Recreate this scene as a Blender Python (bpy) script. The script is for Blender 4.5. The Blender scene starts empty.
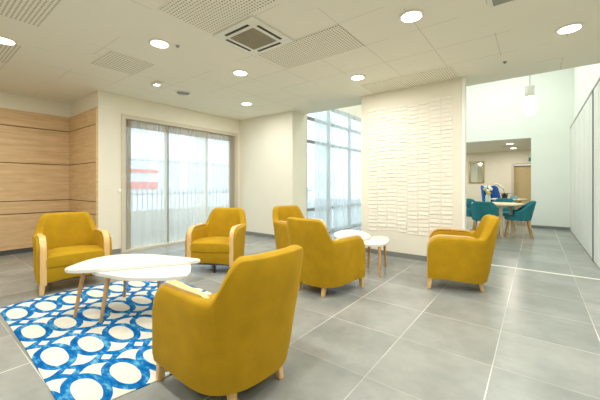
import bpy, bmesh, math, random
from mathutils import Vector, Matrix
random.seed(7)
C = bpy.context.scene.collection
PI = math.pi
def srgb(r, g, b):
    f = lambda c: (c/12.92 if c <= .04045 else ((c+.055)/1.055)**2.4)
    return (f(r/255), f(g/255), f(b/255), 1)

# ------------------------------------------------------------------ materials
def nmat(name):
    m = bpy.data.materials.new(name); m.use_nodes = True
    nt = m.node_tree
    return m, nt, nt.nodes['Principled BSDF']
def mat(name, col, rough=.5, metal=0, spec=.5, noise=0, nscale=8, bump=0, bscale=60, sheen=0, stretch=None):
    m, nt, p = nmat(name)
    p.inputs['Base Color'].default_value = col
    p.inputs['Roughness'].default_value = rough
    p.inputs['Metallic'].default_value = metal
    p.inputs['Specular IOR Level'].default_value = spec
    if sheen:
        p.inputs['Sheen Weight'].default_value = sheen
        p.inputs['Sheen Tint'].default_value = (min(1, col[0]*1.5+.1), min(1, col[1]*1.5+.1), min(1, col[2]*1.3+.03), 1)
    tc = nt.nodes.new('ShaderNodeTexCoord')
    mp = nt.nodes.new('ShaderNodeMapping')
    nt.links.new(tc.outputs['Object'], mp.inputs['Vector'])
    if stretch: mp.inputs['Scale'].default_value = stretch
    if noise:
        n = nt.nodes.new('ShaderNodeTexNoise'); n.inputs['Scale'].default_value = nscale; n.inputs['Detail'].default_value = 5
        nt.links.new(mp.outputs[0], n.inputs['Vector'])
        r = nt.nodes.new('ShaderNodeValToRGB')
        r.color_ramp.elements[0].position = .3; r.color_ramp.elements[1].position = .7
        r.color_ramp.elements[0].color = tuple(c*(1-noise) for c in col[:3])+(1,)
        r.color_ramp.elements[1].color = tuple(min(1, c*(1+noise)) for c in col[:3])+(1,)
        nt.links.new(n.outputs['Fac'], r.inputs['Fac']); nt.links.new(r.outputs[0], p.inputs['Base Color'])
    if bump:
        n2 = nt.nodes.new('ShaderNodeTexNoise'); n2.inputs['Scale'].default_value = bscale
        nt.links.new(mp.outputs[0], n2.inputs['Vector'])
        b = nt.nodes.new('ShaderNodeBump'); b.inputs['Strength'].default_value = bump; b.inputs['Distance'].default_value = .01
        nt.links.new(n2.outputs['Fac'], b.inputs['Height']); nt.links.new(b.outputs[0], p.inputs['Normal'])
    return m
def emit(name, col, s):
    m, nt, p = nmat(name)
    p.inputs['Base Color'].default_value = col
    p.inputs['Emission Color'].default_value = col
    p.inputs['Emission Strength'].default_value = s
    return m
class G:
    """tiny node-graph helper for value maths"""
    def __init__(s, nt): s.nt = nt
    def m(s, op, a, b=None, c=None):
        n = s.nt.nodes.new('ShaderNodeMath'); n.operation = op
        for i, v in enumerate((a, b, c)):
            if v is None: continue
            if isinstance(v, (int, float)): n.inputs[i].default_value = v
            else: s.nt.links.new(v, n.inputs[i])
        return n.outputs[0]
    def mix(s, f, a, b):
        n = s.nt.nodes.new('ShaderNodeMix'); n.data_type = 'RGBA'
        for k, v in ((0, f), (6, a), (7, b)):
            if isinstance(v, (int, float, tuple)): n.inputs[k].default_value = v
            else: s.nt.links.new(v, n.inputs[k])
        return n.outputs[2]
    def pos(s):
        t = s.nt.nodes.new('ShaderNodeTexCoord'); x = s.nt.nodes.new('ShaderNodeSeparateXYZ')
        s.nt.links.new(t.outputs['Object'], x.inputs[0])
        return t.outputs['Object'], x.outputs[0], x.outputs[1], x.outputs[2]
    def noise(s, vec, scale, detail=4, rough=.5):
        n = s.nt.nodes.new('ShaderNodeTexNoise'); n.inputs['Scale'].default_value = scale
        n.inputs['Detail'].default_value = detail; n.inputs['Roughness'].default_value = rough
        s.nt.links.new(vec, n.inputs['Vector']); return n.outputs['Fac']
    def cell(s, v, off, pitch):     # signed distance to the nearest multiple of pitch
        q = s.m('DIVIDE', s.m('SUBTRACT', v, off), pitch)
        return s.m('MULTIPLY', s.m('SUBTRACT', q, s.m('ROUND', q)), pitch)

M = {}
M['wall'] = mat('wall_paint', srgb(230, 226, 209), .75, noise=.012, nscale=3)
M['wall_cool'] = mat('wall_paint_cool', srgb(240, 243, 236), .75, noise=.01, nscale=3)
M['white'] = mat('white_lacquer', srgb(243, 243, 238), .35, noise=.006)
M['table_white'] = mat('white_laminate', srgb(226, 226, 218), .3, noise=.006)
M['base'] = mat('grey_skirting_tile', srgb(128, 131, 126), .5, noise=.06, nscale=14)
M['velvet'] = mat('mustard_velvet', srgb(174, 136, 12), .8, spec=.25, noise=.09, nscale=9, bump=.25, bscale=220, sheen=.25)
M['oak'] = mat('light_oak', srgb(222, 184, 124), .45, noise=.12, nscale=9, stretch=(6, 6, .6))
M['oak_leg'] = mat('oak_leg', srgb(196, 152, 96), .45, noise=.15, nscale=9, stretch=(6, 6, .6))
M['dark_metal'] = mat('dark_metal', srgb(58, 58, 60), .4, .6, noise=.05)
M['teal'] = mat('teal_fabric', srgb(36, 122, 134), .85, noise=.1, nscale=10, sheen=.2)
M['navy'] = mat('royal_blue_fabric', srgb(8, 74, 150), .85, noise=.1, nscale=10, sheen=.2)
M['frame'] = mat('beige_window_frame', srgb(206, 198, 178), .5, noise=.02)
M['alu'] = mat('grey_window_profile', srgb(150, 150, 142), .4, .3, noise=.02)
M['alu_pale'] = mat('pale_window_profile', srgb(196, 194, 180), .45, noise=.02)
M['ac_grille'] = mat('intake_grille', srgb(160, 152, 132), .6, noise=.05)
M['slot'] = mat('dark_slot', srgb(62, 55, 42), .7, noise=.05)
M['plastic'] = mat('white_plastic', srgb(232, 230, 220), .4, noise=.01)
M['grey_vent'] = mat('grey_vent', srgb(150, 150, 138), .6, noise=.04)
M['partition'] = mat('partition_panel', srgb(236, 236, 230), .55, noise=.02, nscale=4)
M['dark'] = mat('dark_gap', srgb(70, 72, 70), .7, noise=.05)
M['concrete'] = mat('pale_concrete', srgb(225, 226, 222), .9, noise=.05, nscale=5)
M['rail'] = mat('railing_paint', srgb(120, 140, 165), .5, noise=.03)
M['facade'] = mat('pale_render', srgb(238, 240, 240), .9, noise=.03)
M['facade_grey'] = mat('grey_cladding', srgb(208, 214, 216), .9, noise=.04)
M['fac_glass'] = mat('street_glazing', srgb(205, 220, 232), .3, noise=.1, nscale=2)
M['red'] = mat('red_board', srgb(220, 70, 62), .6, noise=.05)
M['asphalt'] = mat('asphalt', srgb(150, 155, 160), .9, noise=.06)
M['beige'] = mat('beige_door', srgb(204, 184, 138), .6, noise=.03)
M['gilt'] = mat('silver_gilt_frame', srgb(178, 160, 120), .4, .3, noise=.1, nscale=20)
M['mirror'] = mat('mirror_glass', srgb(200, 205, 195), .05, 1., noise=.005)
M['green'] = mat('green_leaf', srgb(52, 92, 40), .5, noise=.15)
M['petal'] = mat('white_petal', srgb(246, 243, 226), .6, noise=.02)
M['yellow'] = mat('yellow_petal', srgb(236, 205, 60), .6, noise=.05)
M['pot'] = mat('dark_pot', srgb(62, 48, 40), .5, noise=.05)
M['vase'] = mat('pale_glass_vase', srgb(214, 228, 210), .15, noise=.03)
M['pale_wood'] = mat('pale_ash', srgb(228, 205, 168), .45, noise=.06, nscale=8, stretch=(.6, 6, 6))
M['strip'] = mat('white_threshold', srgb(236, 238, 230), .4, noise=.01)
M['exit'] = mat('green_sign', srgb(20, 140, 90), .4, noise=.03)
M['cardblue'] = mat('pale_blue_card', srgb(140, 190, 205), .6, noise=.03)
M['lamp'] = emit('lamp_glow', (1, .95, .86, 1), 9)
M['lamp_cool'] = emit('pendant_glow', (1, .98, .92, 1), 3.5)

def floor_mat():
    m, nt, p = nmat('grey_floor_tile'); g = G(nt); o, x, y, z = g.pos()
    dx = g.m('ABSOLUTE', g.cell(x, -.823, .6)); dy = g.m('ABSOLUTE', g.cell(y, 1.7145, .6))
    # grout is patchy: clean white in places, greyed in others
    gn = g.noise(o, .9, 2)
    lx = g.m('LESS_THAN', dx, .0029); ly = g.m('LESS_THAN', dy, .0029)
    line = g.m('MAXIMUM', lx, g.m('MULTIPLY', ly, .7))
    wear = nt.nodes.new('ShaderNodeMapRange'); nt.links.new(gn, wear.inputs['Value'])
    wear.inputs['From Min'].default_value = .42; wear.inputs['From Max'].default_value = .60
    wear.inputs['To Min'].default_value = .25; wear.inputs['To Max'].default_value = 1
    line = g.m('MULTIPLY', line, wear.outputs[0])
    # tint per tile
    ix = g.m('FLOOR', g.m('DIVIDE', g.m('ADD', x, .823), .6)); iy = g.m('FLOOR', g.m('DIVIDE', g.m('SUBTRACT', y, 1.7145), .6))
    cb = nt.nodes.new('ShaderNodeCombineXYZ'); nt.links.new(ix, cb.inputs[0]); nt.links.new(iy, cb.inputs[1])
    wn = nt.nodes.new('ShaderNodeTexWhiteNoise'); nt.links.new(cb.outputs[0], wn.inputs['Vector'])
    va = nt.nodes.new('ShaderNodeVectorMath'); va.operation = 'ADD'; nt.links.new(o, va.inputs[0])
    vs = nt.nodes.new('ShaderNodeVectorMath'); vs.operation = 'SCALE'; vs.inputs['Scale'].default_value = 7; nt.links.new(wn.outputs['Color'], vs.inputs[0]); nt.links.new(vs.outputs[0], va.inputs[1])
    cl = g.noise(va.outputs[0], 2.2, 5, .55); fine = g.noise(va.outputs[0], 14, 3)
    t = g.m('ADD', g.m('MULTIPLY', g.m('SUBTRACT', cl, .5), 1.5), g.m('MULTIPLY', g.m('SUBTRACT', fine, .5), .35))
    t = g.m('ADD', g.m('ADD', t, .5), g.m('MULTIPLY', g.m('SUBTRACT', wn.outputs['Value'], .5), .35))
    col = g.mix(t, srgb(124, 128, 124), srgb(164, 166, 160))
    col = g.mix(line, col, srgb(228, 227, 214))
    nt.links.new(col, p.inputs['Base Color'])
    p.inputs['Roughness'].default_value = .26; p.inputs['Specular IOR Level'].default_value = .5
    return m
M['floor'] = floor_mat()
def ceil_mat():
    m, nt, p = nmat('ceiling_board'); g = G(nt); o, x, y, z = g.pos()
    dx = g.m('ABSOLUTE', g.cell(x, -.33, .585)); dy = g.m('ABSOLUTE', g.cell(y, 3.7, .58))
    line = g.m('MAXIMUM', g.m('LESS_THAN', dx, .004), g.m('LESS_THAN', dy, .004))
    line = g.m('MULTIPLY', line, g.m('GREATER_THAN', g.noise(o, .8, 1), .5))
    n = g.noise(o, 1.5, 2)
    col = g.mix(n, srgb(236, 233, 218), srgb(241, 238, 223))
    col = g.mix(g.m('MULTIPLY', line, .3), col, srgb(120, 112, 92))
    nt.links.new(col, p.inputs['Base Color']); p.inputs['Roughness'].default_value = .85
    return m
M['ceil'] = ceil_mat()
def perf_mat():
    m, nt, p = nmat('perforated_board'); g = G(nt); o, x, y, z = g.pos()
    dx = g.cell(x, 0, .032); dy = g.cell(y, 0, .032)
    r = g.m('SQRT', g.m('ADD', g.m('MULTIPLY', dx, dx), g.m('MULTIPLY', dy, dy)))
    hole = g.m('LESS_THAN', r, .0078)
    col = g.mix(hole, srgb(238, 235, 220), srgb(140, 130, 104))
    nt.links.new(col, p.inputs['Base Color']); p.inputs['Roughness'].default_value = .85
    return m
M['perf'] = perf_mat()
def wood_mat():
    m, nt, p = nmat('oak_panelling'); g = G(nt); o, x, y, z = g.pos()
    mp = nt.nodes.new('ShaderNodeMapping'); mp.inputs['Scale'].default_value = (.7, .7, 9)
    nt.links.new(o, mp.inputs['Vector'])
    n = g.noise(mp.outputs[0], 2.2, 8, .62)
    n2 = g.noise(mp.outputs[0], 9, 4, .6)
    t = g.m('ADD', g.m('MULTIPLY', n, .7), g.m('MULTIPLY', n2, .3))
    r = nt.nodes.new('ShaderNodeValToRGB'); e = r.color_ramp.elements
    e[0].position = .32; e[0].color = srgb(190, 155, 108); e[1].position = .66; e[1].color = srgb(222, 191, 146)
    nt.links.new(t, r.inputs['Fac']); nt.links.new(r.outputs[0], p.inputs['Base Color'])
    p.inputs['Roughness'].default_value = .5
    return m
M['wood'] = wood_mat()
def rug_mat():
    m, nt, p = nmat('blue_ring_rug'); g = G(nt); o, x0, y0, z = g.pos()
    w = nt.nodes.new('ShaderNodeTexNoise'); w.inputs['Scale'].default_value = 3.2; w.inputs['Detail'].default_value = 2; nt.links.new(o, w.inputs['Vector'])
    sp = nt.nodes.new('ShaderNodeSeparateColor'); nt.links.new(w.outputs['Color'], sp.inputs[0])
    x = g.m('ADD', x0, g.m('MULTIPLY', g.m('SUBTRACT', sp.outputs[0], .5), .06))
    y = g.m('ADD', y0, g.m('MULTIPLY', g.m('SUBTRACT', sp.outputs[1], .5), .03))
    PX, PY, OX, OY = .567, .209, -2.575, .632
    dx = g.cell(x, OX, PX); dy = g.cell(y, OY, PY)
    ax = g.m('ABSOLUTE', dx); ay = g.m('ABSOLUTE', dy)
    def ell(u, v, a, b, e):
        return g.m('ADD', g.m('POWER', g.m('DIVIDE', u, a), e), g.m('POWER', g.m('DIVIDE', v, b), e))
    outer = g.m('LESS_THAN', ell(ax, ay, .214, .1135, 2.0), 1)
    inner = g.m('LESS_THAN', ell(ax, ay, .150, .066, 2.2), 1)
    ring = g.m('MULTIPLY', outer, g.m('SUBTRACT', 1, inner))
    mx = g.m('ABSOLUTE', g.cell(x, OX+PX/2, PX))
    # chain between the ring columns: narrow neck between rows, swelling round a small diamond
    wdt = g.m('ADD', .027, g.m('MULTIPLY', g.m('POWER', g.m('MAXIMUM', g.m('COSINE', g.m('MULTIPLY', ay, PI/PY)), 0), 2.2), .058))
    chain = g.m('LESS_THAN', mx, wdt)
    dia = g.m('LESS_THAN', g.m('ADD', g.m('DIVIDE', mx, .048), g.m('DIVIDE', ay, .034)), 1)
    chain = g.m('MULTIPLY', chain, g.m('SUBTRACT', 1, dia))
    blue = g.m('MAXIMUM', ring, chain)
    mp = nt.nodes.new('ShaderNodeMapping'); mp.inputs['Scale'].default_value = (1, 2.4, 1); nt.links.new(o, mp.inputs['Vector'])
    wc = g.noise(mp.outputs[0], 8, 6, .7)
    r = nt.nodes.new('ShaderNodeValToRGB'); e = r.color_ramp.elements
    e[0].position = .38; e[0].color = srgb(4, 84, 150); e[1].position = .66; e[1].color = srgb(116, 182, 206)
    q = e.new(.52); q.color = srgb(18, 112, 174)
    nt.links.new(wc, r.inputs['Fac'])
    cr = g.mix(g.noise(o, 20, 3), srgb(212, 208, 192), srgb(228, 224, 210))
    nt.links.new(g.mix(blue, cr, r.outputs[0]), p.inputs['Base Color'])
    p.inputs['Roughness'].default_value = .95; p.inputs['Specular IOR Level'].default_value = .1
    b = nt.nodes.new('ShaderNodeBump'); b.inputs['Strength'].default_value = .3; b.inputs['Distance'].default_value = .004
    nt.links.new(g.noise(o, 250, 2), b.inputs['Height']); nt.links.new(b.outputs[0], p.inputs['Normal'])
    return m
M['rug'] = rug_mat()
def sheer_mat(name, col, dens):
    m = bpy.data.materials.new(name); m.use_nodes = True; nt = m.node_tree
    nt.nodes.clear(); out = nt.nodes.new('ShaderNodeOutputMaterial'); g = G(nt); o, x, y, z = g.pos()
    tr = nt.nodes.new('ShaderNodeBsdfTransparent'); df = nt.nodes.new('ShaderNodeBsdfDiffuse'); tl = nt.nodes.new('ShaderNodeBsdfTranslucent')
    df.inputs['Color'].default_value = col; tl.inputs['Color'].default_value = col
    a = nt.nodes.new('ShaderNodeMixShader'); a.inputs[0].default_value = .5
    nt.links.new(df.outputs[0], a.inputs[1]); nt.links.new(tl.outputs[0], a.inputs[2])
    b = nt.nodes.new('ShaderNodeMixShader')
    mp = nt.nodes.new('ShaderNodeMapping'); mp.inputs['Scale'].default_value = (1, 1, .05); nt.links.new(o, mp.inputs['Vector'])
    n = g.noise(mp.outputs[0], 14, 3)
    f = g.m('ADD', dens-.1, g.m('MULTIPLY', n, .2))
    nt.links.new(f, b.inputs[0]); nt.links.new(tr.outputs[0], b.inputs[1]); nt.links.new(a.outputs[0], b.inputs[2])
    nt.links.new(b.outputs[0], out.inputs[0]); return m
M['sheer'] = sheer_mat('sheer_voile', srgb(248, 248, 243), .52)
M['sheer_hall'] = sheer_mat('long_sheer_voile', srgb(228, 234, 234), .74)
M['sheer_taupe'] = sheer_mat('taupe_gathered_voile', srgb(196, 184, 162), .85)
def glass_mat():
    m = bpy.data.materials.new('window_pane'); m.use_nodes = True; nt = m.node_tree
    nt.nodes.clear(); out = nt.nodes.new('ShaderNodeOutputMaterial')
    tr = nt.nodes.new('ShaderNodeBsdfTransparent'); tr.inputs[0].default_value = (.93, .97, .98, 1)
    gl = nt.nodes.new('ShaderNodeBsdfGlossy'); gl.inputs['Roughness'].default_value = .02
    b = nt.nodes.new('ShaderNodeMixShader'); b.inputs[0].default_value = .04
    nt.links.new(tr.outputs[0], b.inputs[1]); nt.links.new(gl.outputs[0], b.inputs[2]); nt.links.new(b.outputs[0], out.inputs[0])
    return m
M['glass'] = glass_mat()

# ------------------------------------------------------------------ mesh helpers
def bx(bm, x0, x1, y0, y1, z0, z1, bevel=0, seg=2):
    r = bmesh.ops.create_cube(bm, size=1)
    vs = r['verts']
    for v in vs:
        v.co = Vector(((x0+x1)/2+v.co.x*(x1-x0), (y0+y1)/2+v.co.y*(y1-y0), (z0+z1)/2+v.co.z*(z1-z0)))
    if bevel:
        es = list({e for v in vs for e in v.link_edges})
        bmesh.ops.bevel(bm, geom=es, offset=bevel, segments=seg, affect='EDGES', profile=.5)
def tube(bm, p0, p1, r0, r1, n=12):
    p0, p1 = Vector(p0), Vector(p1); d = (p1-p0).normalized()
    a = d.cross(Vector((0, 1, 0)) if abs(d.y) < .9 else Vector((1, 0, 0))).normalized(); b = d.cross(a)
    A = [bm.verts.new(p0+(a*math.cos(t*2*PI/n)+b*math.sin(t*2*PI/n))*r0) for t in range(n)]
    B = [bm.verts.new(p1+(a*math.cos(t*2*PI/n)+b*math.sin(t*2*PI/n))*r1) for t in range(n)]
    for i in range(n): bm.faces.new((A[i], A[(i+1) % n], B[(i+1) % n], B[i]))
    bm.faces.new(A[::-1]); bm.faces.new(B)
def lathe(bm, prof, n=24, c=(0, 0, 0)):
    rings = []
    for r, z in prof:
        rings.append([bm.verts.new((c[0]+r*math.cos(t*2*PI/n), c[1]+r*math.sin(t*2*PI/n), c[2]+z)) for t in range(n)])
    for A, B in zip(rings, rings[1:]):
        for i in range(n): bm.faces.new((A[i], A[(i+1) % n], B[(i+1) % n], B[i]))
    bm.faces.new(rings[0][::-1]); bm.faces.new(rings[-1])
def grid(bm, rows, closed_u=False, closed_v=False, caps=False):
    V = [[bm.verts.new(p) for p in r] for r in rows]
    nu, nv = len(V), len(V[0])
    for i in range(nu if closed_u else nu-1):
        for j in range(nv if closed_v else nv-1):
            bm.faces.new((V[i][j], V[(i+1) % nu][j], V[(i+1) % nu][(j+1) % nv], V[i][(j+1) % nv]))
    if caps and closed_v:
        bm.faces.new(V[0][::-1]); bm.faces.new(V[-1])
def prism(bm, pts, z0, z1, bevel=0):
    A = [bm.verts.new((p[0], p[1], z0)) for p in pts]; B = [bm.verts.new((p[0], p[1], z1)) for p in pts]
    n = len(pts)
    for i in range(n): bm.faces.new((A[i], A[(i+1) % n], B[(i+1) % n], B[i]))
    f0 = bm.faces.new(A[::-1]); f1 = bm.faces.new(B)
    if bevel:
        bmesh.ops.bevel(bm, geom=list(f0.edges)+list(f1.edges), offset=bevel, segments=3, affect='EDGES', profile=.5)
def spline(ctrl, n=10):
    out = []; k = len(ctrl)
    for i in range(k):
        p0, p1, p2, p3 = (Vector(ctrl[(i+j-1) % k]) for j in range(4))
        for s in range(n):
            t = s/n
            out.append(.5*((2*p1)+(p2-p0)*t+(2*p0-5*p1+4*p2-p3)*t*t+(3*p1-p0-3*p2+p3)*t**3))
    return out
def obj(name, bm, m, parent=None, smooth=True, loc=None):
    bmesh.ops.recalc_face_normals(bm, faces=bm.faces)
    me = bpy.data.meshes.new(name); bm.to_mesh(me); bm.free()
    me.materials.append(m)
    if smooth:
        me.polygons.foreach_set('use_smooth', [True]*len(me.polygons))
        me.set_sharp_from_angle(angle=math.radians(38))
    o = bpy.data.objects.new(name, me); C.objects.link(o)
    if parent: o.parent = parent
    if loc: o.location = loc
    return o
def box(name, m, x0, x1, y0, y1, z0, z1, parent=None, bevel=0):
    bm = bmesh.new(); bx(bm, x0, x1, y0, y1, z0, z1, bevel); return obj(name, bm, m, parent)
def tag(o, label, cat, group=None, kind=None):
    o['label'] = label; o['category'] = cat
    if group: o['group'] = group
    if kind: o['kind'] = kind
    return o
def thing(name, label, cat, loc=(0, 0, 0), rz=0, group=None):
    o = bpy.data.objects.new(name, None); C.objects.link(o)
    o.location = loc; o.rotation_euler = (0, 0, rz); o.empty_display_size = .1
    return tag(o, label, cat, group)
def dup(root, loc, rz, label):
    def cp(o, par):
        c = o.copy(); C.objects.link(c)
        if par: c.parent = par
        for ch in o.children: cp(ch, c)
        return c
    kids = list(root.children)
    r = root.copy(); C.objects.link(r); r.location = loc; r.rotation_euler = (0, 0, rz); r['label'] = label
    for k in kids: cp(k, r)
    return r
def struct(name, m, boxes, label=None, cat=None):
    bm = bmesh.new()
    for b in boxes: bx(bm, *b)
    o = obj(name, bm, m, smooth=False); o['kind'] = 'structure'
    o['label'] = label or name.replace('_', ' '); o['category'] = cat or name.split('_')[0]
    return o

# ------------------------------------------------------------------ setting
H = 2.70
XW, XA, YR, YP, XE, YPAN, YE, YF, XP = -5.63, -6.97, 1.945, 4.94, -4.0, 4.875, 5.38, 10.4, .69
TH = 4.6       # tall hall height
struct('floor', M['floor'], [(-7.2, 2.8, -2.7, 14.3, -.12, 0)], 'grey stone-look tiled floor with pale joints', 'floor')
struct('ceiling', M['ceil'], [(-7.2, 2.8, -2.7, YE, H, H+.2)], 'low pale board ceiling over the lounge', 'ceiling')
struct('ceiling_hall', M['wall_cool'], [(-4.3, 1.0, YE-.2, YF+.2, TH, TH+.15)], 'high white ceiling of the hall behind the lounge', 'ceiling')
struct('ceiling_dining', M['ceil'], [(-4.3, 2.8, YF+.2, 14.2, 2.44, 2.6)], 'low pale ceiling of the dining room beyond the opening', 'ceiling')
WY0, WY1, WZ1 = 2.34, 4.82, 2.33
struct('wall_left', M['wall'], [(XW-.25, XW, YR, WY0, 0, H), (XW-.25, XW, WY1, YP+.41, 0, H), (XW-.25, XW, WY0, WY1, WZ1, H), (XW-.25, XW, WY0, WY1, -.1, .015)],
       'cream wall around the curtained window on the left', 'wall')
struct('wall_alcove', M['wall'], [(XA-.2, XA, -2.7, YR+.2, 0, H), (XA, XW-.25, YR, YR+.2, 0, H)], 'cream wall behind the oak panelling in the alcove', 'wall')
struct('wall_pillar', M['wall'], [(XW, XE, YP, YP+.5, 0, H), (-4.2, XE, YP+.44, YP+.5, H, H+.2)], 'cream wall between the left window and the glazed hall', 'wall')
struct('wall_feature', M['wall'], [(-2.41, -.83, YPAN, 5.17, 0, H)], 'cream free-standing wall carrying the white relief', 'wall')
struct('wall_hall_left', M['wall'], [(-4.2, XE, YP+.5, YF, 3.06, TH), (-4.2, XE, 9.6, YF, 0, 3.06)], 'cream wall above the tall glazing', 'wall')
struct('wall_hall_front', M['wall_cool'], [(-4.2, 1.0, YE-.2, YE-.02, H+.2, TH)], 'white bulkhead above the edge of the low ceiling', 'wall')
struct('wall_far', M['wall_cool'], [(-.11, 1.0, YF, YF+.2, 0, TH), (-4.2, -.11, YF, YF+.2, 2.44, TH), (-4.2, -2.3, YF, YF+.2, 0, 2.44)], 'white far wall of the hall with the opening to the dining room', 'wall')
struct('wall_hall_right', M['wall_cool'], [(XP+.06, 1.0, YE-.02, YF, 0, TH)], 'white wall above the sliding partition', 'wall')
struct('wall_right', M['wall'], [(2.6, 2.8, -2.7, YE, 0, H), (1.0, 2.6, YE-.1, YE, 0, H)], 'cream right wall of the lounge', 'wall')
struct('wall_back', M['wall'], [(-7.2, 2.8, -2.7, -2.5, 0, H)], 'cream wall behind the lounge', 'wall')
struct('wall_dining', M['wall'], [(-4.3, -.72, 14.0, 14.2, 0, 2.44), (-.72, .3, 14.0, 14.2, 1.93, 2.44), (.3, 2.8, 14.0, 14.2, 0, 2.44), (-4.3, -4.1, YF+.2, 14, 0, 2.44), (2.6, 2.8, YF+.2, 14, 0, 2.44), (1.0, 2.8, YF+.1, YF+.2, 0, 2.44)],
       'cream back wall of the dining room', 'wall')
# skirting
struct('baseboard_left', M['base'], [(XW, XW+.012, YR, WY0-.06, 0, .075), (XW, XW+.012, WY1+.06, YP, 0, .075)], 'grey tile skirting under the left window wall', 'skirting')
struct('baseboard_pillar', M['base'], [(XW+.012, XE, YP-.012, YP, 0, .075), (XE, XE+.012, YP-.012, YP+.5, 0, .075)], 'grey tile skirting below the cream wall', 'skirting')
struct('baseboard_feature', M['base'], [(-2.41, -.82, YPAN-.012, YPAN, 0, .075), (-.83, -.818, YPAN-.012, 5.17, 0, .075)], 'grey tile skirting below the relief wall', 'skirting')
struct('baseboard_far', M['base'], [(-.11, XP, YF-.012, YF, 0, .075), (-.122, -.11, YF-.012, YF+.2, 0, .075)], 'grey tile skirting on the far white wall', 'skirting')
struct('baseboard_alcove', M['dark'], [(XA, XA+.03, -2.5, YR, 0, .07), (XA, XW-.02, YR-.03, YR, 0, .07)], 'dark recessed plinth below the oak panelling', 'skirting')
struct('trim_1', M['strip'], [(-4.0, XP, 5.195, 5.235, 0, .004)], 'white threshold strip across the floor', 'threshold')
struct('trim_lit_edge', M['white'], [(-.835, -.8, YPAN-.008, YPAN+.05, .0, H)], 'white edge strip painting the brightly lit right end of the relief wall', 'trim')  # bright light on the wall's end face, put into a white strip

# oak panelling of the alcove: boards, three joints
t = thing('wall_panelling', 'light oak panelling with dark horizontal joints lining the alcove', 'panelling', (XA, YR, 0))
joints = [.07, .67, .885, 1.53, 2.15, 2.43]
for a, b in zip(joints, joints[1:]):
    bm = bmesh.new(); bx(bm, .0, .028, -4.4, -.028, a+.006, b-.006, .002, 1); obj('panel', bm, M['wood'], t)
    bm = bmesh.new(); bx(bm, .0, -XA+XW-.02, -.028, 0, a+.006, b-.006, .002, 1); obj('panel', bm, M['wood'], t)
bm = bmesh.new(); bx(bm, 0, .012, -4.4, -.012, .07, 2.42); bx(bm, 0, -XA+XW-.02, -.012, 0, .07, 2.42)
obj('backing', bm, mat('joint_shadow_gap', srgb(92, 62, 34), .8, noise=.05), t)
bm = bmesh.new(); bx(bm, -XA+XW-.02, -XA+XW-.002, -.03, 0, .0, 2.43); obj('edge_strip', bm, M['wood'], t)

# ------------------------------------------------------------------ left window
w = thing('window_1', 'wide left window with beige surround behind sheer curtains', 'window', (XW, (WY0+WY1)/2, 0)); w['kind'] = 'structure'
hw = (WY1-WY0)/2
bm = bmesh.new()
bx(bm, -.14, .02, -hw-.05, -hw+.02, 0, WZ1+.05); bx(bm, -.14, .02, hw-.02, hw+.05, 0, WZ1+.05)
bx(bm, -.14, .02, -hw+.02, hw-.02, WZ1-.02, WZ1+.05); bx(bm, -.14, .02, -hw+.02, hw-.02, 0, .03)
obj('surround', bm, M['frame'], w, False)
Ys = [-hw+.02, -.40, -.40+.001, .55, hw-.02]
bm = bmesh.new()
for y in (-hw+.05, -.40, .55, hw-.05): bx(bm, -.19, -.14, y-.014, y+.014, .03, WZ1)
for z in (.05, 1.62, WZ1-.03): bx(bm, -.185, -.160, -hw+.02, hw-.02, z-.007, z+.007)
obj('frame', bm, M['alu_pale'], w, False)
bm = bmesh.new(); bx(bm, -.168, -.162, -hw+.02, hw-.02, .03, WZ1); obj('pane', bm, M['glass'], w, False)
def curtain(name, label, x, y0, y1, z0, z1, m, amp, pitch, parent=None, group=None):
    n = max(24, int((y1-y0)/pitch*8)); rows = []
    ph = random.random()*6
    for i in range(n+1):
        y = y0+(y1-y0)*i/n
        d = amp*math.sin(2*PI*y/pitch+ph)+amp*.5*math.sin(2*PI*y/pitch*.43+ph*2)
        rows.append([(x+d, y, z0), (x+d, y, (z0+z1)/2), (x+d*.8, y, z1)])
    bm = bmesh.new(); grid(bm, rows); o = obj(name, bm, m, parent)
    if label: tag(o, label, 'curtain', group)
    return o
cu = thing('sheer_curtain', 'white sheer curtain filling the left window', 'curtain', (XW-.08, 3.58, 0))
def cpart(nm, y0, y1, z0, z1, m, amp, pitch, dx=0): curtain(nm, None, dx, y0-3.58, y1-3.58, z0, z1, m, amp, pitch, cu)
cpart('voile', 2.40, 3.17, .035, WZ1-.03, M['sheer'], .008, .11)
cpart('voile', 3.19, 4.04, .035, WZ1-.03, M['sheer'], .008, .11)
cpart('voile', 4.06, 4.76, .035, WZ1-.03, M['sheer'], .008, .11)
cpart('gathered_edge', 2.36, 2.48, .035, WZ1-.03, M['sheer_taupe'], .012, .035, .03)
cpart('gathered_edge', 3.78, 4.04, .035, WZ1-.03, M['sheer'], .014, .05, .03)
cpart('gathered_edge', 4.68, 4.80, .035, WZ1-.03, M['sheer_taupe'], .012, .035, .03)
cpart('header', 2.38, 4.79, 2.17, WZ1-.02, M['sheer_taupe'], .01, .05, .035)
bm = bmesh.new(); bx(bm, -.012, .012, 3.17-3.58, 3.19-3.58, .03, WZ1-.03)
obj('joint_rod', bm, M['alu'], cu)

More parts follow.
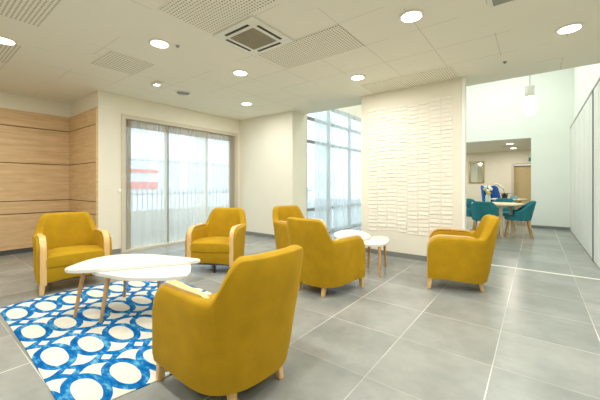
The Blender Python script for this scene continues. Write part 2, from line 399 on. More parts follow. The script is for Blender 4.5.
# ------------------------------------------------------------------ hall glazing
gw = thing('window_2', 'tall glazed wall of the hall with grey rails and mullions', 'window', (XE-.06, 5.44, 0)); gw['kind'] = 'structure'
bm = bmesh.new()
for y in (0.02, .98, 2.05, 3.1, 4.14): bx(bm, -.035, .035, y-.03, y+.03, 0, 3.06)
for z in (.03, .6, 2.14, 2.66, 3.03): bx(bm, -.028, .028, 0, 4.16, z-.035, z+.035)
obj('frame', bm, M['alu'], gw, False)
bm = bmesh.new(); bx(bm, -.004, .004, 0, 4.16, 0, 3.06); obj('pane', bm, M['glass'], gw, False)
CX = XE+.09
curtain('sheer_curtain', 'long white sheer curtain nearest the cream wall in the hall', CX, 5.62, 6.34, .03, 3.04, M['sheer_hall'], .02, .16, group='sheer curtains of the tall glazing')
curtain('sheer_curtain', 'long white sheer curtain beside the relief wall in the hall', CX+.01, 6.38, 9.55, .03, 3.04, M['sheer_hall'], .022, .17, group='sheer curtains of the tall glazing')
# ------------------------------------------------------------------ outside
struct('ground_outside', M['asphalt'], [(-26, -7.2, -6, 24, -.2, -.06), (-7.2, XW-.25, YR+.2, 24, -.2, -.06), (XW-.25, -4.3, YP+.5, 24, -.2, -.06)], 'pale pavement outside the windows', 'ground')
lw = thing('low_wall', 'pale concrete wall topped by a bar railing outside the left window', 'wall', (-7.5, 4.6, -.06))
bm = bmesh.new(); bx(bm, -.1, .1, -2.2, 6, 0, .62, .01); obj('plinth', bm, M['concrete'], lw)
bm = bmesh.new()
for i in range(68): tube(bm, (0, -2.15+i*.12, .62), (0, -2.15+i*.12, 1.12), .012, .012, 6)
bx(bm, -.02, .02, -2.2, 6, .98, 1.01); obj('railing', bm, M['rail'], lw)
def building(label, x, y0, y1, hgt, cols, rows, wallm, red=False):
    b = thing('street_building', label, 'building', (x, (y0+y1)/2, -.06))
    L = (y1-y0)/2
    bm = bmesh.new(); bx(bm, -4, 0, -L, L, 0, hgt); obj('facade', bm, wallm, b, False)
    for i in range(cols):
        for j in range(rows):
            yy = -L+(i+.5)*2*L/cols; zz = .9+j*2.6
            bm = bmesh.new(); bx(bm, -.02, .03, yy-.5, yy+.5, zz, zz+1.5); obj('pane', bm, M['fac_glass'] if (i+j) % 2 else M['facade_grey'], b, False)
    if red:
        for z in (1.05, 1.75):
            bm = bmesh.new(); bx(bm, 0, .08, -L+.4, -L+3.0, z, z+(.3 if z < 1.4 else .14)); obj('signboard', bm, M['red'], b, False)
    return b
building('pale building with red boards seen through the left window', -13.5, 4.0, 11.2, 7.5, 5, 3, M['facade'], True)
building('pale blue-windowed building seen through the tall glazing', -15, 11.8, 25, 17, 9, 6, M['facade'])

# ------------------------------------------------------------------ relief on the feature wall
bm = bmesh.new()
x0, x1, z0, z1 = -2.28, -.95, .40, 2.46
nc, nr = 8, 33
pw, ph = (x1-x0)/nc, (z1-z0)/nr
for i in range(nc):
    zo = random.uniform(-.02, .02)
    for j in range(nr):
        xa, xb = x0+i*pw+.012, x0+(i+1)*pw-.012
        za = z0+j*ph+zo+random.uniform(-.004, .004); zb = za+ph*random.uniform(.62, .9)
        ta, tb = random.uniform(.003, .014), random.uniform(.003, .014); sk = random.uniform(-.008, .008)
        pr = [[], [], []]
        for s in range(5):
            u = s/4; xx = xa+(xb-xa)*u; tt = ta+(tb-ta)*u+.0015*math.sin(u*9+i+j); zz = sk*(u-.5)
            pr[0].append((xx, YPAN+.001, zb+zz)); pr[1].append((xx, YPAN-.002, zb+zz)); pr[2].append((xx, YPAN-tt, za+zz))
        rows = [[pr[0][s], pr[1][s], pr[2][s], (pr[2][s][0], YPAN+.001, pr[2][s][2])] for s in range(5)]
        grid(bm, rows, False, True, True)
tag(obj('wall_relief', bm, mat('white_relief', srgb(232, 228, 214), .7, noise=.01), None, False), 'white wall relief of small overlapping strips in eight columns', 'wall art')

# ------------------------------------------------------------------ ceiling fittings
def perf(label, xa, xb, ya, yb):
    bm = bmesh.new(); bx(bm, xa, xb, ya, yb, H-.006, H-.0002); o = obj('acoustic_panel', bm, M['perf'], None, False)
    tag(o, label, 'ceiling panel', 'perforated ceiling panels')
perf('perforated ceiling panel touching the right side of the air conditioner', -2.60, -1.50, 2.56, 3.12)
perf('perforated ceiling panel at the top edge beside the air conditioner', -2.62, -1.50, 1.36, 1.90)
perf('perforated ceiling panel in the upper left corner of the photo', -3.83, -2.72, .28, .82)
perf('small cut-off perforated ceiling panel at the left edge of the photo', -5.3, -4.50, .28, .82)
perf('faint perforated ceiling panel in front of the oak alcove', -4.47, -3.86, 1.46, 1.98)
perf('narrow perforated ceiling panel above the relief wall', -2.15, -.87, 4.33, 4.83)
ac = thing('air_conditioner', 'square white ceiling cassette air conditioner with brown-grey intake', 'air conditioner', (-2.33, 2.235, H))
bm = bmesh.new(); bx(bm, -.30, .30, -.30, .30, -.022, 0, .008); obj('fascia', bm, M['plastic'], ac)
bm = bmesh.new(); bx(bm, -.17, .17, -.17, .17, -.028, -.02, .003)
for i in range(16): bx(bm, -.165, .165, -.16+i*.0205, -.152+i*.0205, -.032, -.028)
obj('intake_grille', bm, M['ac_grille'], ac)
for k in range(4):
    bm = bmesh.new(); bx(bm, -.17, .17, .215, .245, -.0245, -.02)
    bmesh.ops.rotate(bm, verts=bm.verts, cent=(0, 0, 0), matrix=Matrix.Rotation(k*PI/2, 3, 'Z')); obj('air_slot', bm, M['slot'], ac)
def spot(x, y, z=H, power=19.5, col=(1, .985, .95), fixture=True, label=None, group='round ceiling downlights'):
    t = thing('ceiling_downlight', label, 'downlight', (x, y, z), 0, group)
    bm = bmesh.new()
    lathe(bm, [(.105, 0), (.112, -.004), (.105, -.010), (.088, -.010)], 28); obj('bezel', bm, M['plastic'], t)
    bm = bmesh.new(); lathe(bm, [(.088, -.004), (.086, -.0125), (.05, -.0135)], 28); obj('lens', bm, M['lamp'], t)
    l = bpy.data.lights.new('downlight_beam', 'AREA'); l.shape = 'DISK'; l.size = .17; l.energy = power; l.color = col
    o = bpy.data.objects.new('downlight_beam', l); C.objects.link(o); o.parent = t; o.location = (0, 0, -.016)
    return t
LT = [(-3.24, 1.71, 'bright round downlight between the two left perforated panels'), (-3.21, 2.83, 'round downlight just below the air conditioner in the photo'),
      (-4.34, 3.98, 'round downlight nearest the corner of the left window wall'), (-2.02, 3.97, 'round downlight closest to the relief wall'),
      (-.9, 2.83, 'round downlight at the top centre-right of the ceiling'), (.26, 4.0, 'round downlight furthest right in the ceiling'),
      (-4.48, .66, 'round downlight cut by the left edge of the photo')]
for x, y, lb in LT: spot(x, y, label=lb)
for x, y in [(-2.05, .6), (.26, 1.7), (-.9, .55), (1.4, 2.8), (-3.2, -.6), (-5.6, .0), (-.9, -1.2), (1.4, .3)]:
    spot(x, y, label='round ceiling downlight outside the frame behind the viewpoint', group='downlights behind the viewpoint')
d = thing('emergency_light', 'small white emergency light on the ceiling near the left window', 'emergency light', (-4.54, 2.35, H))
bm = bmesh.new(); bx(bm, -.10, .10, -.05, .05, -.03, 0, .008); obj('housing', bm, M['plastic'], d)
bm = bmesh.new(); bx(bm, -.04, .04, -.035, .035, -.036, -.03, .003); obj('lens', bm, M['lamp_cool'], d)
d = thing('air_diffuser', 'round white ceiling diffuser with dark inner ring', 'vent', (-4.66, 2.86, H))
bm = bmesh.new(); lathe(bm, [(.13, 0), (.13, -.008), (.10, -.014), (.098, -.004)], 28); obj('ring', bm, M['plastic'], d)
bm = bmesh.new(); lathe(bm, [(.096, -.001), (.096, -.004)], 28); obj('throat', bm, M['slot'], d)
bm = bmesh.new(); lathe(bm, [(.065, -.005), (.065, -.012), (.03, -.016)], 24); obj('disc', bm, M['grey_vent'], d)
d = thing('return_grille', 'grey ceiling return grille cut by the top edge of the photo', 'vent', (-.02, 2.82, H))
bm = bmesh.new(); bx(bm, -.30, .30, -.30, .30, -.006, 0); obj('frame', bm, M['plastic'], d)
bm = bmesh.new(); bx(bm, -.27, .27, -.27, .27, -.009, -.006); obj('louvre', bm, M['grey_vent'], d)
for x, y, lb in [(-3.14, 1.86, 'tiny sprinkler head beside the bright left downlight'), (-.31, 4.6, 'tiny sprinkler head near the edge of the low ceiling')]:
    bm = bmesh.new(); lathe(bm, [(.022, H), (.022, H-.006), (.008, H-.012), (.008, H-.018), (.014, H-.020)], 14, (x, y, 0))
    tag(obj('sprinkler_head', bm, M['alu']), lb, 'sprinkler')
d = thing('ceiling_sensor', 'small dark bracketed sensor at the ceiling edge beside the relief wall', 'sensor', (-2.5, 5.30, H))
bm = bmesh.new(); bx(bm, -.045, .045, -.03, .03, -.07, -.02, .006); obj('body', bm, M['dark_metal'], d)
bm = bmesh.new(); bx(bm, -.012, .012, -.012, .012, -.03, 0); obj('bracket', bm, M['alu'], d)
# switch, socket, floor outlet
d = thing('light_switch', 'small white switch plate on the cream wall left of the window', 'switch', (XW, 2.27, 1.06))
bm = bmesh.new(); bx(bm, 0, .01, -.035, .035, -.035, .035, .003); obj('plate', bm, M['plastic'], d)
bm = bmesh.new(); bx(bm, .01, .014, -.02, .02, -.025, .025, .001); obj('rocker', bm, M['white'], d)
d = thing('wall_socket', 'small white socket low on the cream wall beside the left chair', 'socket', (XW, 2.12, .27))
bm = bmesh.new(); bx(bm, 0, .01, -.035, .035, -.035, .035, .003); obj('plate', bm, M['plastic'], d)
bm = bmesh.new(); tube(bm, (.0095, 0, 0), (.0115, 0, 0), .02, .02, 16); obj('outlet_face', bm, M['grey_vent'], d)

# ------------------------------------------------------------------ yellow armchairs
def sgn(v): return 1 if v >= 0 else -1
def sstep(a, b, x):
    t = max(0, min(1, (x-a)/(b-a))); return t*t*(3-2*t)
HA, HB = .592, .812
def arm_h(x):
    h = HA+(HB-HA)*sstep(-.165, -.256, x)
    if x > .17:
        q = min(1, (x-.17)/.132); h -= .14*(1-math.sqrt(max(0, 1-q*q)))
    return h
def plan(t, a, b, bf, n):
    """t in -1..1: right arm front -> round the back -> left arm front"""
    A = .42
    if abs(t) > 1-A:
        q = (abs(t)-(1-A))/A
        return Vector((-.02+.322*q, sgn(t)*(b+(bf-b)*q)))
    psi = t/(1-A)*PI/2
    return Vector((-.02-a*abs(math.cos(psi))**(2/n), sgn(psi)*b*abs(math.sin(psi))**(2/n)))
def chair_shell():
    rows = []; N = 96
    for i in range(N+1):
        t = -1+2*i/N
        o = plan(t, .315, .338, .345, 2.6); q = plan(t, .215, .262, .262, 2.6)
        mid = (o+q)/2
        h = arm_h(mid.x*1.0 if abs(t) > .58 else mid.x)
        back = sstep(.02, -.22, mid.x)
        th = 1
        def P(u, z):
            b = o.lerp(q, u)
            k = max(0, (z-.1)/.72)
            sc = 1-.055*(1-min(1, k*1.6))*back
            dx = -.092*(k**1.3)*back; dy = b.y*.075*k*back
            return Vector((b.x*sc+dx, b.y*sc+dy, z))
        r = .028
        row = []
        zb = .105+.018*(1-back)
        for k in range(7): row.append(P(0 if k else .12, zb+(h-r-zb)*k/6))
        for k in range(1, 6):
            an = PI*k/6; row.append(P(.5-.5*math.cos(an), h-r+r*math.sin(an)))
        for k in range(7): row.append(P(1, h-r+(.2-h+r)*k/6))
        row.append(P(.9, zb))
        rows.append(row)
    bm = bmesh.new(); grid(bm, rows, False, True, True); return bm
def arm_trim(s):
    pts = [(.304, .10), (.306, .20), (.306, .34), (.305, .44)]
    for k in range(1, 7):
        an = k*PI/12; pts.append((.172+.134*math.cos(an), .462+.138*math.sin(an)))
    pts += [(.10, .600), (.02, .599), (-.07, .598), (-.13, .594), (-.17, .580)]
    rows = []
    for i, (x, z) in enumerate(pts):
        a = Vector(pts[max(0, i-1)]); b = Vector(pts[min(len(pts)-1, i+1)]); d = (b-a).normalized(); n = Vector((d.y, -d.x))
        f = i/(len(pts)-1)
        w = .060 if f < .7 else .060-.03*(f-.7)/.3
        c = .296 if x > -.02 else .296-.10*(-.02-x)
        th = .012
        y0, y1 = c-w/2-.004, c+w/2-.008
        p = Vector((x, z)); q0 = p+n*th*.55; q1 = p-n*th*.9
        rows.append([(q0.x, s*y0, q0.y), (q0.x, s*(y0+.006), q0.y+.0), (q0.x, s*y1, q0.y), (q1.x, s*y1, q1.y), (q1.x, s*y0, q1.y)])
    bm = bmesh.new(); grid(bm, rows, False, True, True); return bm
def leg_bm(x, y, x2, y2, z1, a, b):
    bm = bmesh.new()
    rows = []
    for k in range(2):
        s = a if k == 0 else b; X, Y, Z = ((x, y, z1) if k == 0 else (x2, y2, 0))
        rows.append([(X-s, Y-s, Z), (X+s, Y-s, Z), (X+s, Y+s, Z), (X-s, Y+s, Z)])
    grid(bm, rows, False, True, True)
    bmesh.ops.bevel(bm, geom=[e for e in bm.edges], offset=.005, segments=2, affect='EDGES'); return bm
def rounded_seat(x0, x1, w0, w1, z0, z1):
    pts = [(x1, -w1), (x1+.012, 0), (x1, w1), (x1-.10, w1), (-.02, w1), (x0+.08, w0*.96), (x0, w0*.5), (x0-.005, 0), (x0, -w0*.5), (x0+.08, -w0*.96), (-.02, -w1), (x1-.10, -w1)]
    return pts
def make_armchair(label, loc, rz):
    t = thing('armchair', label, 'armchair', loc, rz, 'mustard velvet armchairs')
    obj('upholstered_shell', chair_shell(), M['velvet'], t)
    # seat cushion, crowned, with a rolled front edge
    bm = bmesh.new(); rows = []
    xs = [.318, .322, .322, .316, .295, .22, .10, -.02, -.12, -.19]
    zs = [.285, .31, .36, .395, .413, .422, .424, .42, .412, .405]
    for x, z in zip(xs, zs):
        row = []
        wy = .266 if x > -.02 else .266-.09*(-.02-x)/.17
        for k in range(13):
            u = -1+k/6; e = 1-abs(u)**4
            row.append((x-.006*abs(u)**3*(x > .29), u*wy, z-(1-e)*.012*(z > .35)))
        rows.append(row)
    lo = [[(p[0], p[1], .27) for p in rows[-1]]]
    rows2 = [[(p[0]-.02, p[1], .27) for p in rows[0]]]+rows+lo
    grid(bm, rows2, True, False); obj('seat_cushion', bm, M['velvet'], t)
    # front panel below the cushion, slightly arched along the bottom
    bm = bmesh.new(); rows = []
    for k in range(13):
        u = -1+k/6; zb = .118+.016*(1-u*u)
        rows.append([(.300, u*.272, zb), (.306, u*.272, zb+.01), (.308, u*.272, .27), (.30, u*.272, .278), (.22, u*.272, .278), (.22, u*.272, zb)])
    grid(bm, rows, False, True, True); obj('front_panel', bm, M['velvet'], t)
    # underside
    bm = bmesh.new(); prism(bm, [(plan(-1+2*i/30, .25, .27, .27, 2.5)) for i in range(31)], .115, .125); obj('base_board', bm, M['dark'], t)
    for s in (-1, 1):
        obj('arm_trim', arm_trim(s), M['oak'], t)
        obj('leg', leg_bm(.280, s*.294, .292, s*.304, .135, .026, .019), M['oak'], t)
        obj('leg', leg_bm(-.215, s*.165, -.245, s*.175, .135, .025, .017), M['oak'], t)
    return t
A0 = make_armchair('mustard armchair nearest the viewer, seen from behind', (-1.475, 1.23, 0), math.radians(177))
dup(A0, (-1.90, 2.93, 0), math.radians(84), 'mustard armchair in the centre, seen from behind, facing the side tables')
dup(A0, (-.74, 3.98, 0), math.radians(193), 'mustard armchair in front of the relief wall, seen side-on')
dup(A0, (-4.37, 1.23, .0), math.radians(-6.6), 'mustard armchair in front of the oak panelling')
mid = dup(A0, (-3.53, 2.72, 0), math.radians(-59.6), 'mustard armchair in front of the left window')
obj('leg', leg_bm(.27, .05, .275, .05, .14, .009, .009), M['dark_metal'], mid)['label'] = 'thin dark metal leg'
dup(A0, (-2.99, 3.84, 0), math.radians(-17), 'mustard armchair half hidden behind the centre one')

# ------------------------------------------------------------------ tables
def pebble_table(label, cat, ctrl, ztop, legs, grp, th=.026, zf=0):
    cx = sum(p[0] for p in ctrl)/len(ctrl); cy = sum(p[1] for p in ctrl)/len(ctrl)
    t = thing(cat.replace(' ', '_'), label, cat, (cx, cy, zf), 0, grp)
    pts = [(p.x-cx, p.y-cy) for p in spline([(a, b, 0) for a, b in ctrl], 9)]
    bm = bmesh.new(); prism(bm, pts, ztop-zf-th, ztop-zf, .009); obj('tabletop', bm, M['table_white'], t)
    for (bx_, by_) in legs:
        tx, ty = bx_+(cx-bx_)*.15, by_+(cy-by_)*.15
        bm = bmesh.new(); tube(bm, (tx-cx, ty-cy, ztop-zf-th), (bx_-cx, by_-cy, 0), .020, .012, 14); obj('leg', bm, M['oak_leg'], t)
    return t
g1 = 'white pebble-shaped coffee tables on the rug'
pebble_table('larger white coffee table on the rug, pointed end towards the mustard chairs by the panelling', 'coffee table',
             [(-3.16, .84), (-3.29, .95), (-3.40, 1.12), (-3.41, 1.28), (-3.32, 1.44), (-3.12, 1.57), (-2.85, 1.67), (-2.60, 1.745), (-2.53, 1.72), (-2.57, 1.63), (-2.68, 1.45), (-2.79, 1.27), (-2.90, 1.08), (-3.02, .91)],
             .449, [(-3.19, .92), (-3.36, 1.40), (-2.80, 1.68)], g1, zf=.0075)
pebble_table('smaller white coffee table on the rug, nearest the front armchair', 'coffee table',
             [(-3.04, 1.0), (-3.07, 1.14), (-2.98, 1.36), (-2.85, 1.55), (-2.73, 1.65), (-2.61, 1.66), (-2.45, 1.58), (-2.29, 1.44), (-2.35, 1.29), (-2.57, 1.11), (-2.83, 1.03)],
             .421, [(-2.90, 1.02), (-2.42, 1.42), (-2.80, 1.48)], g1, zf=.0075)
g2 = 'white pebble-shaped side tables by the relief wall'
pebble_table('larger white side table, left of the pair by the relief wall', 'side table',
             [(-2.30, 3.79), (-2.44, 4.06), (-2.47, 4.32), (-2.38, 4.47), (-2.17, 4.42), (-1.96, 4.22), (-1.85, 4.02), (-1.88, 3.72), (-2.05, 3.62)],
             .432, [(-2.26, 3.84), (-2.36, 4.34), (-2.0, 3.74)], g2)
pebble_table('smaller white side table, right of the pair by the relief wall', 'side table',
             [(-1.94, 4.05), (-1.92, 4.22), (-1.86, 4.36), (-1.77, 4.38), (-1.67, 4.25), (-1.575, 4.0), (-1.55, 3.79), (-1.61, 3.68), (-1.76, 3.65), (-1.90, 3.82)],
             .40, [(-1.56, 3.68), (-1.71, 4.23), (-1.88, 4.02)], g2)
# ------------------------------------------------------------------ rug
outl = [(-1.84, .50), (-1.74, 1.2), (-1.65, 1.99), (-2.3, 2.0), (-2.95, 2.03), (-3.30, 2.03), (-3.62, 1.93), (-3.86, 1.76), (-3.99, 1.52), (-4.05, 1.26), (-4.06, .95), (-4.03, .74), (-3.98, .545), (-2.9, .535)]
bm = bmesh.new(); prism(bm, outl, 0.0005, .007, .002)
tag(obj('rug', bm, M['rug']), 'cream rug with a watercolour blue ring pattern on grey tiles', 'rug')

# ------------------------------------------------------------------ folding partition
pt = thing('folding_partition', 'pale grey folding partition along the right wall of the hall', 'partition', (XP, YF, 0))
ed = [0, -.82, -1.63, -2.44, -3.25, -3.93, -5.0]
for a, b in zip(ed, ed[1:]):
    bm = bmesh.new(); bx(bm, 0, .05, b+.006, a-.006, .012, 2.60, .004, 1); o = obj('panel', bm, M['partition'], pt)
    bm = bmesh.new(); bx(bm, -.004, .0, (a+b)/2-.006, (a+b)/2+.006, .02, 2.59); obj('groove_bead', bm, M['partition'], o)
bm = bmesh.new(); bx(bm, -.006, .05, -4.0, -3.925, 0, 2.60); obj('post', bm, M['dark'], pt)
bm = bmesh.new(); bx(bm, -.012, .06, -5.0, 0, 2.60, 2.63); obj('head_track', bm, M['alu_pale'], pt)
# ------------------------------------------------------------------ pendant
pd = thing('pendant_lamp', 'white bottle-shaped pendant lamp glowing in the tall hall', 'pendant lamp', (-.09, 7.0, 2.5))
bm = bmesh.new(); lathe(bm, [(.04, .47), (.072, .46), (.072, .28), (.065, .27)], 20); obj('collar', bm, M['plastic'], pd)
bm = bmesh.new(); lathe(bm, [(.065, .27), (.08, .24), (.095, .16), (.10, .08), (.09, .01), (.06, -.05), (.02, -.06)], 24); obj('lamp_shade', bm, M['lamp_cool'], pd)
bm = bmesh.new(); tube(bm, (0, 0, .46), (0, 0, TH-2.5), .005, .005, 8); obj('cord', bm, M['alu'], pd)

# ------------------------------------------------------------------ dining room
def tub_shell(w, d, hs, hb, z0, th=.045, lean=.05):
    rows = []; N = 40
    for i in range(N+1):
        t = -1+2*i/N; psi = t*PI*.62
        c, s = math.cos(psi), math.sin(psi)
        k = sstep(.95, .25, abs(t)); h = hs+(hb-hs)*k
        row = []
        for u, zz in ((0, z0), (0, (z0+h)/2), (0, h-.02), (.5, h), (1, h-.02), (1, (z0+h)/2), (1, z0)):
            R = 1-u*th/(w/2); q = (zz-z0)/(hb-z0)
            row.append((-c*d/2*R*(.85+.15*q)-lean*q*k, s*w/2*R*(.82+.18*q), zz))
        rows.append(row)
    bm = bmesh.new(); grid(bm, rows, False, True, True); return bm
def make_dining(label, loc, rz):
    t = thing('dining_chair', label, 'chair', loc, rz, 'teal dining chairs')
    obj('backrest', tub_shell(.58, .54, .58, .81, .40), M['teal'], t)
    bm = bmesh.new(); prism(bm, [(.25*math.cos(a*PI/12)*(1.05 if abs(a-12) > 6 else .92), .235*math.sin(a*PI/12)) for a in range(24)], .38, .47, .025); obj('seat', bm, M['teal'], t)
    for sx in (-1, 1):
        for sy in (-1, 1):
            bm = bmesh.new(); tube(bm, (sx*.17, sy*.17, .39), (sx*.24, sy*.23, 0), .020, .012, 10); obj('leg', bm, M['oak_leg'], t)
    return t
def camxy(u, d):
    a = (u-300)/306.65*d
    return (-math.sin(.6562)*d+math.cos(.6562)*a, math.cos(.6562)*d+math.sin(.6562)*a)
def table_round(label, loc, r, zt):
    t = thing('dining_table', label, 'table', (loc[0], loc[1], 0), .35, 'pale wood dining tables')
    bm = bmesh.new(); lathe(bm, [(r-.03, zt-.04), (r-.005, zt-.03), (r, zt-.012), (r-.004, zt)], 40); obj('tabletop', bm, M['pale_wood'], t)
    for k in range(4):
        a = k*PI/2
        bm = bmesh.new(); tube(bm, (.27*math.cos(a), .27*math.sin(a), zt-.04), (.32*math.cos(a), .32*math.sin(a), 0), .038, .026, 14); obj('leg', bm, M['pale_wood'], t)
    bm = bmesh.new(); lathe(bm, [(.31, zt-.09), (.31, zt-.04)], 28); obj('apron', bm, M['pale_wood'], t)
    return t
TC = camxy(497, 7.15)
tb = table_round('pale round dining table nearest the opening, teal chairs around', TC, .52, .735)
c = camxy(484.5, 6.72); D0 = make_dining('teal tub dining chair with its back to the lounge', (c[0], c[1], 0), math.atan2(TC[1]-c[1], TC[0]-c[0])+.25)
c = camxy(518.5, 6.82); dup(D0, (c[0], c[1], 0), math.atan2(TC[1]-c[1], TC[0]-c[0])+.35, 'teal tub dining chair seen side-on at the right of the table')
c = camxy(503, 7.85); dup(D0, (c[0], c[1], 0), math.atan2(TC[1]-c[1], TC[0]-c[0]), 'teal tub dining chair facing the lounge across the table')
c = camxy(475, 7.6); dup(D0, (c[0], c[1], 0), math.atan2(TC[1]-c[1], TC[0]-c[0])-.2, 'teal tub dining chair behind the left end of the table')
T2 = camxy(509, 9.35)
table_round('second pale dining table further back, carrying the orchid', T2, .48, .735)
# flowers
v = camxy(488, 6.95); vs_ = thing('flower_vase', 'pale vase of white and yellow flowers on the nearest dining table', 'vase', (v[0], v[1], .735))
bm = bmesh.new(); lathe(bm, [(.04, 0), (.05, .02), (.05, .16), (.035, .22), (.04, .25)], 20); obj('vase', bm, M['vase'], vs_)
bm = bmesh.new()
for k in range(7):
    a = k*2*PI/7+.3; bmesh.ops.create_uvsphere(bm, u_segments=10, v_segments=7, radius=.036, matrix=Matrix.Translation((.06*math.cos(a), .06*math.sin(a), .33+.05*math.sin(k*2.1))))
obj('white_blooms', bm, M['petal'], vs_)
bm = bmesh.new()
for k in range(3): bmesh.ops.create_uvsphere(bm, u_segments=10, v_segments=7, radius=.035, matrix=Matrix.Translation((.03*math.cos(k*2), -.05+.02*k, .24+.03*k)))
obj('yellow_blooms', bm, M['yellow'], vs_)
bm = bmesh.new()
for k in range(6):
    a = k*PI/3; tube(bm, (0, 0, .05), (.06*math.cos(a), .06*math.sin(a), .31), .005, .004, 6)
obj('stems', bm, M['green'], vs_)
v = camxy(504.5, 9.2); orc = thing('orchid', 'potted white orchid with dark pot on the second dining table', 'plant', (v[0], v[1], .735))
bm = bmesh.new(); lathe(bm, [(.06, 0), (.085, .12), (.09, .14), (.075, .135)], 20); obj('pot', bm, M['pot'], orc)
bm = bmesh.new()
for k in range(7):
    a = k*2*PI/7; rows = []
    for s in range(6):
        f = s/5; w = .028*math.sin(PI*min(1, f*.9+.1)); L = .2*f
        z = .13+.14*f-.10*f*f; rows.append([(L*math.cos(a)-w*math.sin(a), L*math.sin(a)+w*math.cos(a), z), (L*math.cos(a), L*math.sin(a), z-.008), (L*math.cos(a)+w*math.sin(a), L*math.sin(a)-w*math.cos(a), z)])
    grid(bm, rows)
obj('leaves', bm, M['green'], orc)
bm = bmesh.new(); R_ = Vector((math.cos(.6562), math.sin(.6562), 0)); pth = [Vector((0, 0, .13))-R_*.0]
for s in range(1, 9):
    f = s/8; pth.append(R_*(-.26*f*f)+Vector((0, 0, .13+.42*f-.10*f**3)))
for a, b in zip(pth, pth[1:]): tube(bm, a, b, .005, .005, 6)
obj('stem', bm, M['green'], orc)
bm = bmesh.new()
for p in pth[4:]:
    for k in range(3):
        off = Vector((random.uniform(-.03, .03), random.uniform(-.03, .03), random.uniform(-.04, .02)))
        m4 = Matrix.Translation(p+off) @ Matrix.Diagonal((1, 1, .6, 1)); bmesh.ops.create_uvsphere(bm, u_segments=8, v_segments=6, radius=.038, matrix=m4)
obj('blooms', bm, M['petal'], orc)
v = camxy(514, 9.2); bm = bmesh.new(); bx(bm, -.09, .09, -.012, .012, 0, .10, .003)
tag(obj('menu_card', bm, M['cardblue'], None, True, (v[0], v[1], .735)), 'pale blue card standing beside the orchid', 'card')
# wing chair
wc = thing('wing_chair', 'royal blue wing armchair against the dining room wall', 'armchair', (-1.24, 12.3, 0), math.radians(-68))
rows = []
for i in range(29):
    t = -1+i/14; psi = t*PI*.5; c_, s_ = math.cos(psi), math.sin(psi); k = sstep(1.0, .55, abs(t)); h = .62+(1.12-.62)*k+.03*sstep(.3, .6, abs(t))*k
    row = []
    for u, zz in ((0, .2), (0, .6*h), (0, h-.02), (.5, h), (1, h-.02), (1, .6*h), (1, .2)):
        R = 1-u*.22; q = (zz-.2)/.9; sc = .78+.22*q
        row.append((-.30*(abs(c_)**.8)*R*1.0+.28*(1-c_)-.10*q*k, .31*s_*R*sc, zz))
    rows.append(row)
bm = bmesh.new(); grid(bm, rows, False, True, True); obj('backrest', bm, M['navy'], wc)
bm = bmesh.new(); bx(bm, -.22, .30, -.24, .24, .20, .45, .05, 3); obj('seat', bm, M['navy'], wc)
for sx in (-.2, .26):
    for sy in (-.2, .2):
        bm = bmesh.new(); tube(bm, (sx, sy, .21), (sx*1.1, sy*1.1, 0), .022, .014, 10); obj('leg', bm, M['oak_leg'], wc)
# mirror, door, sign
mr = thing('wall_mirror', 'mirror in a silver-gilt frame on the dining room wall', 'mirror', (-1.89, 14.0, 1.66))
bm = bmesh.new()
for a in ((-.27, -.20, -.43, .43), (.20, .27, -.43, .43), (-.20, .20, .36, .43), (-.20, .20, -.43, -.36)): bx(bm, a[0], a[1], -.05, 0, a[2], a[3], .012)
obj('frame', bm, M['gilt'], mr)
bm = bmesh.new(); bx(bm, -.20, .20, -.02, -.004, -.36, .36); obj('glass', bm, M['mirror'], mr)
dr = thing('door_1', 'doorway with pale casing in the dining room back wall', 'door', (-.2, 14.0, 0)); dr['kind'] = 'structure'
bm = bmesh.new(); bx(bm, -.54, -.46, -.03, .2, 0, 1.97); bx(bm, .46, .54, -.03, .2, 0, 1.97); bx(bm, -.46, .46, -.03, .2, 1.90, 1.97); obj('casing', bm, M['frame'], dr)
bm = bmesh.new(); bx(bm, -.46, .46, .12, .16, .01, 1.89); obj('leaf', bm, M['beige'], dr)
bm = bmesh.new(); tube(bm, (.38, .06, 1.0), (.38, .12, 1.0), .012, .012, 8); tube(bm, (.27, .06, 1.0), (.39, .06, 1.0), .010, .010, 8); obj('handle', bm, M['alu'], dr)
bm = bmesh.new(); bx(bm, -.17, .17, 13.96, 14.0, 2.02, 2.16, .006); tag(obj('exit_sign', bm, M['exit'], None, True, (-.05, 0, 0)), 'small green sign above the doorway of the dining room', 'sign')
for u, v_, lb in [(510, 143.5, 'dining room downlight nearer the opening'), (513.5, 148, 'dining room downlight further from the opening')]:
    d_ = (2.44-1.164)*306.65/(184.7-v_); p = camxy(u, d_); spot(p[0], p[1], 2.44, 14, (1, .93, .82), label=lb, group='dining room downlights')
p = camxy(502, (2.44-1.164)*306.65/(184.7-146.5)); bm = bmesh.new(); lathe(bm, [(.10, 2.44), (.10, 2.42), (.07, 2.405)], 24, (p[0], p[1], 0))
tag(obj('smoke_detector', bm, M['plastic']), 'round white detector on the dining room ceiling', 'detector')
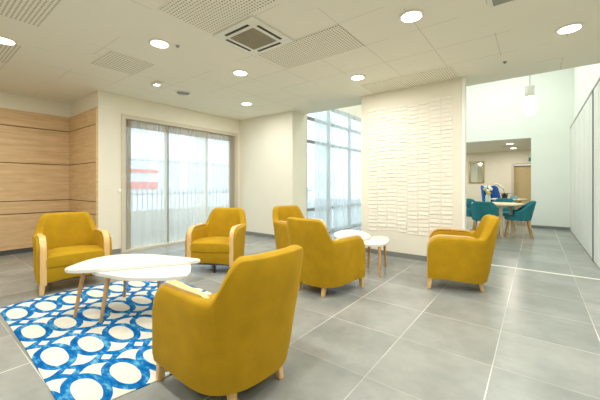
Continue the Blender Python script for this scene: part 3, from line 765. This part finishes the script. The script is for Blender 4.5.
# added, unseen lamps that brighten the hall from under its high ceiling
for x, y in [(-2.6, 6.6), (-.6, 6.6), (-2.6, 9.0), (-.6, 9.0)]:
    t = thing('added_panel_light', 'added unseen panel light brightening the tall hall', 'added light', (x, y, TH), 0, 'added hall lights')
    bm = bmesh.new(); bx(bm, -.32, .32, -.32, .32, -.03, 0); obj('housing', bm, M['plastic'], t)
    bm = bmesh.new(); bx(bm, -.29, .29, -.29, .29, -.034, -.03); obj('diffuser', bm, M['lamp_cool'], t)
    l = bpy.data.lights.new('added_beam', 'AREA'); l.size = .56; l.energy = 24; l.color = (.94, 1, .96)
    o = bpy.data.objects.new('added_beam', l); C.objects.link(o); o.parent = t; o.location = (0, 0, -.04)
p = thing('added_panel_light', 'added unseen panel light brightening the dining room', 'added light', (-2.4, 12.2, 2.44), 0, 'added dining lights')  # added lamp, unseen, to brighten the dining room
bm = bmesh.new(); bx(bm, -.3, .3, -.3, .3, -.03, 0); obj('housing', bm, M['plastic'], p)
l = bpy.data.lights.new('added_beam', 'AREA'); l.size = .5; l.energy = 40; l.color = (1, .95, .86)
o = bpy.data.objects.new('added_beam', l); C.objects.link(o); o.parent = p; o.location = (0, 0, -.04)

# ------------------------------------------------------------------ daylight
wd = bpy.data.worlds.new('sky'); bpy.context.scene.world = wd; wd.use_nodes = True
bg = wd.node_tree.nodes['Background']; bg.inputs[0].default_value = (.80, .90, 1, 1); bg.inputs[1].default_value = 3.6

# ------------------------------------------------------------------ camera
cam = bpy.data.cameras.new('camera'); co = bpy.data.objects.new('camera', cam); C.objects.link(co)
cam.sensor_width = 36; cam.lens = 306.65/600*36; cam.shift_y = -15.3/600; cam.clip_start = .05
co.location = (0, 0, 1.164); co.rotation_euler = (PI/2, 0, .6562)
S = bpy.context.scene
S.camera = co
S.view_settings.view_transform = 'Standard'; S.view_settings.look = 'None'; S.view_settings.gamma = 1
S.view_settings.exposure = 0.0
S.cycles.use_denoising = True
S.cycles.max_bounces = 10; S.cycles.diffuse_bounces = 6; S.cycles.transparent_max_bounces = 12
S.cycles.sample_clamp_indirect = 6
